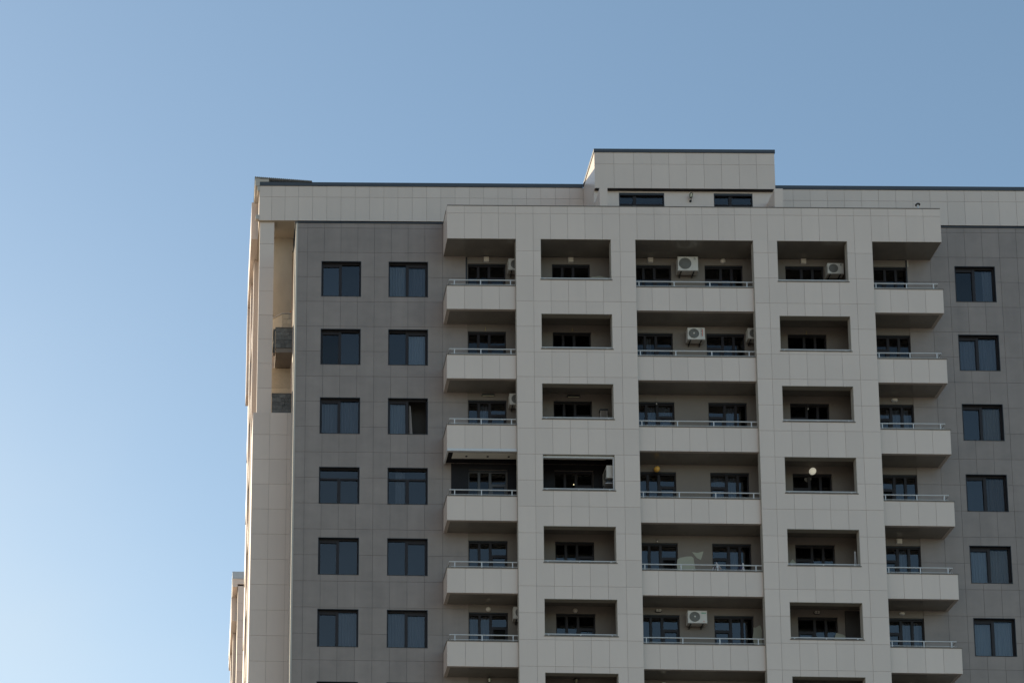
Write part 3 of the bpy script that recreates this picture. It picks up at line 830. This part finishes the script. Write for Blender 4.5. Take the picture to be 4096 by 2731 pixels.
def mk_v(q, x, y, z, w, h):
    a = x + w * .76
    for i in range(6):
        b = z + h * .25 + i * .058
        q.box(a, a + .008, y, y + .004, b, b + .042, 0); q.box(a + .036, a + .044, y, y + .004, b, b + .042, 0)
        q.box(a + .0081, a + .0359, y, y + .004, b + (.034 if i % 2 else 0), b + (.042 if i % 2 else .008), 0)
    q.box(a + .055, a + .078, y, y + .004, z + h * .27, z + h * .86, 1)
    return ['acdark', 'red']
def mk_g(q, x, y, z, w, h):
    a = x + w * .71
    q.box(a, a + .175, y, y + .004, z + h * .76, z + h * .85, 0)
    for i in range(7): q.box(a + .012 + i * .022, a + .026 + i * .022, y - .003, y - .0005, z + h * .785, z + h * .825, 2)
    q.poly([(a + .05, z + .075), (a + .09, z + .058), (a + .13, z + .075), (a + .09, z + .085)], y, y + .004, 1)
    return ['green', 'red', 'acwhite']
ac('off white air conditioner half hidden behind the pier on the topmost left balcony', 7.446, -0.575, .8, .5)
ac('large off white air conditioner with dark letters under the topmost middle ceiling', 14.176, -0.54, .80, .615, mk_ic, boss=False)
ac('small air conditioner with a dark letter K in the topmost right loggia', 20.09, -0.62, .63, .46, mk_k, boss=False)
ac('air conditioner with a vertical red stripe between two balcony doors', 14.493, -3.553, .68, .51, mk_v)
ac('air conditioner cut off by the pier right of the red striped one', 16.861, -3.50, .68, .46)
ac('air conditioner beside a black bar lamp, half behind the pier', 7.449, -6.45, .75, .48)
ac('air conditioner on a left balcony beside a round lamp, barely past the pier', 7.546, -15.465, .75, .49)
ac('white air conditioner with a small green label on the wall', 14.224, -15.545, .735, .51, mk_g)
# the unit turned sideways on the black wall of the refurbished loggia
t = thing('air_conditioner', 'air conditioner mounted sideways on the black side wall of a loggia', 'air conditioner', (11.7, -0.5, -9.6), 'outdoor air conditioner units on the balcony walls')
b = MB(); b.box(11.11, 11.37, -0.80, -0.10, -9.78, -9.26, 0); b.box(11.18, 11.30, -0.806, -0.801, -9.72, -9.33, 0); b.build('casing', ['acwhite'], t)
g = MB(); g.lathe([(0.2, 0.0), (0.2, 0.01), (0.1, 0.016)], (11.109, -0.52, -9.52), 'x', 0, 24); g.build('fan_grille', ['acgrille'], t)
k = MB(); k.box(11.07, 11.398, -0.72, -0.68, -9.82, -9.782, 0); k.box(11.07, 11.398, -0.22, -0.18, -9.82, -9.782, 0); k.box(11.07, 11.398, -0.78, -0.14, -10.0, -9.975, 1); k.box(11.13, 11.398, -0.70, -0.2, -9.974, -9.822, 0)
k.build('bracket', ['acdark', 'rail'], t)

# ------------------------------------------------------------------ lamps
LG = 'unlit lamps on the balcony walls'
def square_lamp(x, z, s, label):
    t = thing('wall_lamp', label, 'lamp', (x, 0.01, z), LG)
    MB().box(x - s / 2 - .006, x + s / 2 + .006, -0.012, 0.011, z - s / 2 - .006, z + s / 2 + .006).build('base', ['rail'], t)
    m = MB(); m.box(x - s / 2, x + s / 2, -0.055, -0.0125, z - s / 2, z + s / 2); m.box(x - s / 2 + .012, x + s / 2 - .012, -0.064, -0.0555, z - s / 2 + .012, z + s / 2 - .012); m.build('lamp_shade', ['lampwhite'], t)
def round_lamp(x, z, d, label):
    t = thing('wall_lamp', label, 'lamp', (x, 0.01, z), LG)
    MB().lathe([(d * .52, 0), (d * .52, .018)], (x, 0.011, z), 'y', 0, 24).build('base', ['rail'], t)
    MB().lathe([(d * .5, 0), (d * .49, .02), (d * .38, .045), (d * .2, .058), (.004, .062)], (x, -0.0075, z), 'y', 0, 24).build('lamp_shade', ['lampwhite'], t, smooth=True)
def bar_lamp(x, z, label):
    t = thing('wall_lamp', label, 'lamp', (x, 0.01, z), LG)
    m = MB(); m.box(x - .245, x + .245, -0.09, -0.02, z - .035, z + .035); m.box(x - .05, x + .05, -0.0195, 0.011, z - .03, z + .03); m.build('lamp_body', ['iron'], t)
    MB().box(x - .23, x + .23, -0.085, -0.025, z - .043, z - .0355).build('diffuser', ['lantglass'], t)
def oval_lamp(x, z, wd, ht, label, cage=False):
    t = thing('bulkhead_lamp', label, 'lamp', (x, 0.01, z), LG)
    def ov(mb, k, y0, y1, m=0):
        n = 24; q = []
        for i in range(n):
            g_ = 2 * math.pi * i / n; c, s = math.cos(g_), math.sin(g_)
            q.append((x + math.copysign(abs(c) ** .7, c) * wd / 2 * k, z + math.copysign(abs(s) ** .7, s) * ht / 2 * k))
        mb.poly(q, y0, y1, m)
    b = MB(); ov(b, 1.0, -0.04, 0.011); b.build('base', ['iron' if cage else 'rail'], t)
    s = MB(); ov(s, .80, -0.075, -0.041); s.build('lamp_shade', ['lampwhite'], t)
    if cage:
        c = MB(); c.box(x - .008, x + .008, -0.085, -0.076, z - ht / 2 * .85, z + ht / 2 * .85); c.box(x - wd / 2 * .85, x - .009, -0.085, -0.076, z - .007, z + .007); c.box(x + .009, x + wd / 2 * .85, -0.085, -0.076, z - .007, z + .007)
        c.build('cage', ['iron'], t)
def globe_lamp(x, z, d, label, mt):
    t = thing('globe_lamp', label, 'lamp', (x, 0.01, z), LG)
    n = 14; pr = [(max(.004, d / 2 * math.sin(math.pi * i / n)), -d / 2 * math.cos(math.pi * i / n)) for i in range(n + 1)]
    MB().lathe(pr, (x, -0.14, z), 'z', 0, 24).build('globe', [mt], t, smooth=True)
    m = MB(); m.lathe([(.05, 0), (.05, .02)], (x, 0.011, z + d * .1), 'y', 0, 16); m.tube((x, -0.009, z + d * .1), (x, -0.05, z + d * .1), .02, 0, 10); m.build('holder', ['rail'], t)
def lantern(x, z, y0, label):
    t = thing('wall_lantern', label, 'lamp', (x, y0, z), 'lantern wall lamps')
    yc = y0 - 0.13
    m = MB(); m.lathe([(.05, 0), (.05, .02), (.03, .03)], (x, y0 - .001, z - .12), 'y', 0, 14)
    m.tube((x, y0 - .03, z - .12), (x, yc, z - .13), .014, 0, 8); m.tube((x, yc, z - .13), (x, yc, z - .06), .012, 0, 8)
    m.lathe([(.03, 0), (.05, .015)], (x, yc, z - .06), 'z', 0, 6)
    m.lathe([(.085, 0), (.075, .02), (.03, .06), (.012, .075), (.012, .10)], (x, yc, z + .10), 'z', 0, 6)
    for i in range(6):
        g_ = 2 * math.pi * i / 6
        m.tube((x + .05 * math.cos(g_), yc + .05 * math.sin(g_), z - .045), (x + .078 * math.cos(g_), yc + .078 * math.sin(g_), z + .10), .006, 0, 5)
    m.build('lantern_frame', ['iron'], t)
    MB().lathe([(.046, 0), (.072, .144)], (x, yc, z - .044), 'z', 0, 6).build('lantern_glass', ['lantglass'], t)
def bulb(x, z, zt, label):
    t = thing('light_bulb', label, 'lamp', (x, -0.03, z), 'bare bulbs hanging on wires')
    m = MB(); m.tube((x, 0.011, zt), (x, -0.035, zt - .01), .006, 0, 5); m.tube((x, -0.035, zt - .01), (x + .004, -0.035, z + .06), .005, 0, 5); m.build('wire', ['coping'], t)
    MB().lathe([(.016, .03), (.018, .065)], (x + .004, -0.035, z), 'z', 0, 10).build('socket', ['iron'], t)
    MB().lathe([(.006, -.035), (.026, -.015), (.028, .0), (.02, .02), (.014, .029)], (x + .004, -0.035, z), 'z', 0, 12).build('bulb', ['lampwhite'], t, smooth=True)
square_lamp(6.621, .118, .2, 'square white lamp above the door of the topmost left balcony')
square_lamp(10.0, .125, .2, 'square white lamp in the topmost loggia left of the big air conditioner')
square_lamp(13.18, .15, .2, 'square white lamp beside the large air conditioner on the top middle balcony')
round_lamp(16.067, .142, .2, 'round white lamp on the top middle balcony wall')
square_lamp(19.26, .142, .2, 'square white lamp near the small air conditioner in the topmost right loggia')
bar_lamp(6.667, -5.86, 'black bar lamp on the left balcony wall beside an air conditioner')
bar_lamp(10.026, -5.875, 'black bar lamp above the door in a shaded loggia')
bulb(13.287, -6.16, -5.88, 'bare bulb hanging over a middle balcony door')
bulb(19.22, -6.31, -6.0, 'bare bulb hanging in a dark loggia below the topmost two')
oval_lamp(22.618, -5.888, .25, .125, 'larger oval white lamp on a right balcony wall')
globe_lamp(13.22, -9.02, .235, 'amber globe lamp above a middle balcony door', 'amber')
globe_lamp(19.27, -9.03, .27, 'pale glowing white globe lamp in a right loggia', 'glow')
square_lamp(22.547, -11.878, .19, 'square white lamp above the door of a right balcony')
bulb(13.2, -12.01, -11.85, 'tiny bare bulb above the balcony door beside the green filler patches')
round_lamp(6.632, -14.92, .18, 'round white lamp on the lower left balcony wall')
round_lamp(9.994, -14.926, .17, 'round white lamp deep in a lower left loggia')
oval_lamp(13.192, -14.897, .26, .125, 'black caged oval lamp left of the green labelled air conditioner', True)
oval_lamp(19.27, -14.885, .26, .125, 'black caged oval lamp in a dark lower right loggia', True)
oval_lamp(22.52, -14.88, .2, .105, 'smaller oval white lamp on a lower right balcony wall')
lantern(6.64, -17.95, 0.011, 'black lantern on the lowest left balcony, at the bottom edge')
lantern(9.97, -17.93, 0.011, 'black lantern in the lowest left loggia, at the bottom edge')
globe_lamp(13.287, -18.01, .235, 'round white globe lamp on the lowest middle balcony, at the bottom edge', 'lampwhite')
square_lamp(22.764, -17.70, .2, 'square white lamp on the lowest right balcony, at the bottom edge')
lantern(14.81, 2.85, -0.101, 'black lantern with yellowish glass on the penthouse wall')
for x, z, lb in ((6.57, -2.95, 'bare yellow cable end over a left balcony door'), (10.02, -2.93, 'bare yellow cable end over a left loggia door'), (19.27, -2.98, 'bare yellow cable end over a right loggia door')):
    m = MB(); m.tube((x, 0.011, z + .07), (x - .01, -0.04, z + .05), .007, 0, 5); m.tube((x - .01, -0.04, z + .05), (x, -0.045, z - .07), .007, 0, 5); m.tube((x, -0.045, z - .07), (x - .03, -0.045, z - .11), .006, 0, 5); m.tube((x, -0.045, z - .07), (x + .025, -0.045, z - .12), .006, 0, 5)
    tag(m.build('cable', ['yellow']), lb, 'cable', 'bare cable ends on the balcony walls')
# pair of lit bulbs glimpsed through the glass of the refurbished loggia
t = thing('chandelier', 'chandelier with small lit bulbs inside the black panelled loggia', 'lamp', (10.135, 0.45, -9.4), None)
m = MB(); m.tube((10.135, 0.45, -9.0), (10.135, 0.45, -9.38), .008, 0, 6); m.tube((10.07, 0.45, -9.42), (10.20, 0.45, -9.42), .008, 0, 6); m.tube((10.135, 0.45, -9.381), (10.135, 0.45, -9.425), .012, 0, 6); m.build('arm', ['iron'], t)
for x, z in ((10.09, -9.39), (10.185, -9.39), (10.17, -9.16)):
    MB().lathe([(.008, -.022), (.018, -.01), (.018, .01), (.008, .022)], (x, 0.44, z), 'z', 0, 10).build('bulb', ['bulblit'], t, smooth=True)

# ------------------------------------------------------------------ things left on the balconies
def airer(x, label, dark):
    zf = -14.5
    t = thing('clothes_airer', label, 'clothes airer', (x, -0.5, zf), 'folding clothes airers on a middle balcony')
    m = MB(); h = 1.20
    for y in (-0.75, -0.3):
        m.tube((x - .32, y, zf), (x + .06, y, zf + h), .012, 0, 8); m.tube((x + .30, y, zf), (x + .02, y, zf + h + .06), .012, 0, 8)
    for f in (1.0, .8, .6): m.tube((x - .32 + .38 * f, -0.75, zf + h * f), (x - .32 + .38 * f, -0.3, zf + h * f), .009, 0, 6)
    m.tube((x + .02, -0.75, zf + h + .06), (x + .02, -0.3, zf + h + .06), .009, 0, 6)
    m.build('airer_frame', ['rail'], t)
    c = MB(); n = 9
    if not dark:
        for i in range(n):
            y = -0.76 + .48 * i / (n - 1)
            c.v += [(x - .20 + .02 * math.sin(i), y, zf + h - .42 - .05 * (i % 3)), (x - .02, y, zf + h - .02 + .03 * math.sin(i * 2)), (x + .02, y, zf + h + .10 - .02 * i), (x + .20 + .02 * math.cos(i), y, zf + h - .18 - .03 * (i % 2))]
        for i in range(n - 1):
            for k in range(3): c.f.append([4 * i + k, 4 * i + 4 + k, 4 * i + 5 + k, 4 * i + 1 + k]); c.m.append(0); c.t.append(0)
        c.build('cloth', ['cloth'], t, smooth=True)
    else:
        c.box(x - .09, x + .02, -0.74, -0.31, zf + .6, zf + h - .03, 0); c.box(x + .025, x + .06, -0.75, -0.30, zf + .6, zf + h + .05, 1)
        c.build('cloth', ['navy', 'cloth'], t)
airer(15.23, 'white clothes airer with a crumpled white towel behind the balcony rail', False)
airer(16.24, 'white clothes airer with a dark navy cloth behind the balcony rail', True)
t = thing('folded_airer', 'folded white airer leaning on the jamb of a right loggia', 'clothes airer', (20.5, -0.75, -14.5))
m = MB()
for dx in (0, .07): m.tube((20.50 + dx, -0.80, -14.5), (20.53 + dx * .5, -0.78, -12.72), .012, 0, 8)
for k in range(6): m.tube((20.50, -0.80, -14.2 + .26 * k), (20.56, -0.80, -14.2 + .26 * k), .008, 0, 6)
m.build('airer_frame', ['rail'], t)
t = thing('wall_box', 'small white box with black lid on the wall of a dark loggia', 'box', (11.2, 0.0, -6.9))
m = MB(); m.box(11.05, 11.32, -0.18, 0.010, -6.86, -6.56, 0); m.build('casing', ['plaster'], t)
m = MB(); m.box(11.03, 11.34, -0.20, 0.010, -6.559, -6.50, 0); m.build('lid', ['iron'], t)
m = MB(); m.box(11.05, 11.07, -0.186, -0.181, -6.86, -6.56, 0); m.box(11.30, 11.32, -0.186, -0.181, -6.86, -6.56, 0); m.build('edge_strip', ['trim'], t)
for x, h in ((-1.25, .08), (-1.10, .17)):
    m = MB(); m.lathe([(.03, 0), (.035, h * .5), (.02, h)], (x, 2.72, -0.574), 'z', 0, 10)
    tag(m.build('clay_pot', ['copper']), ('short' if h < .1 else 'tall') + ' orange clay pot on the corner balcony parapet', 'pot', 'clay pots on the corner parapet')
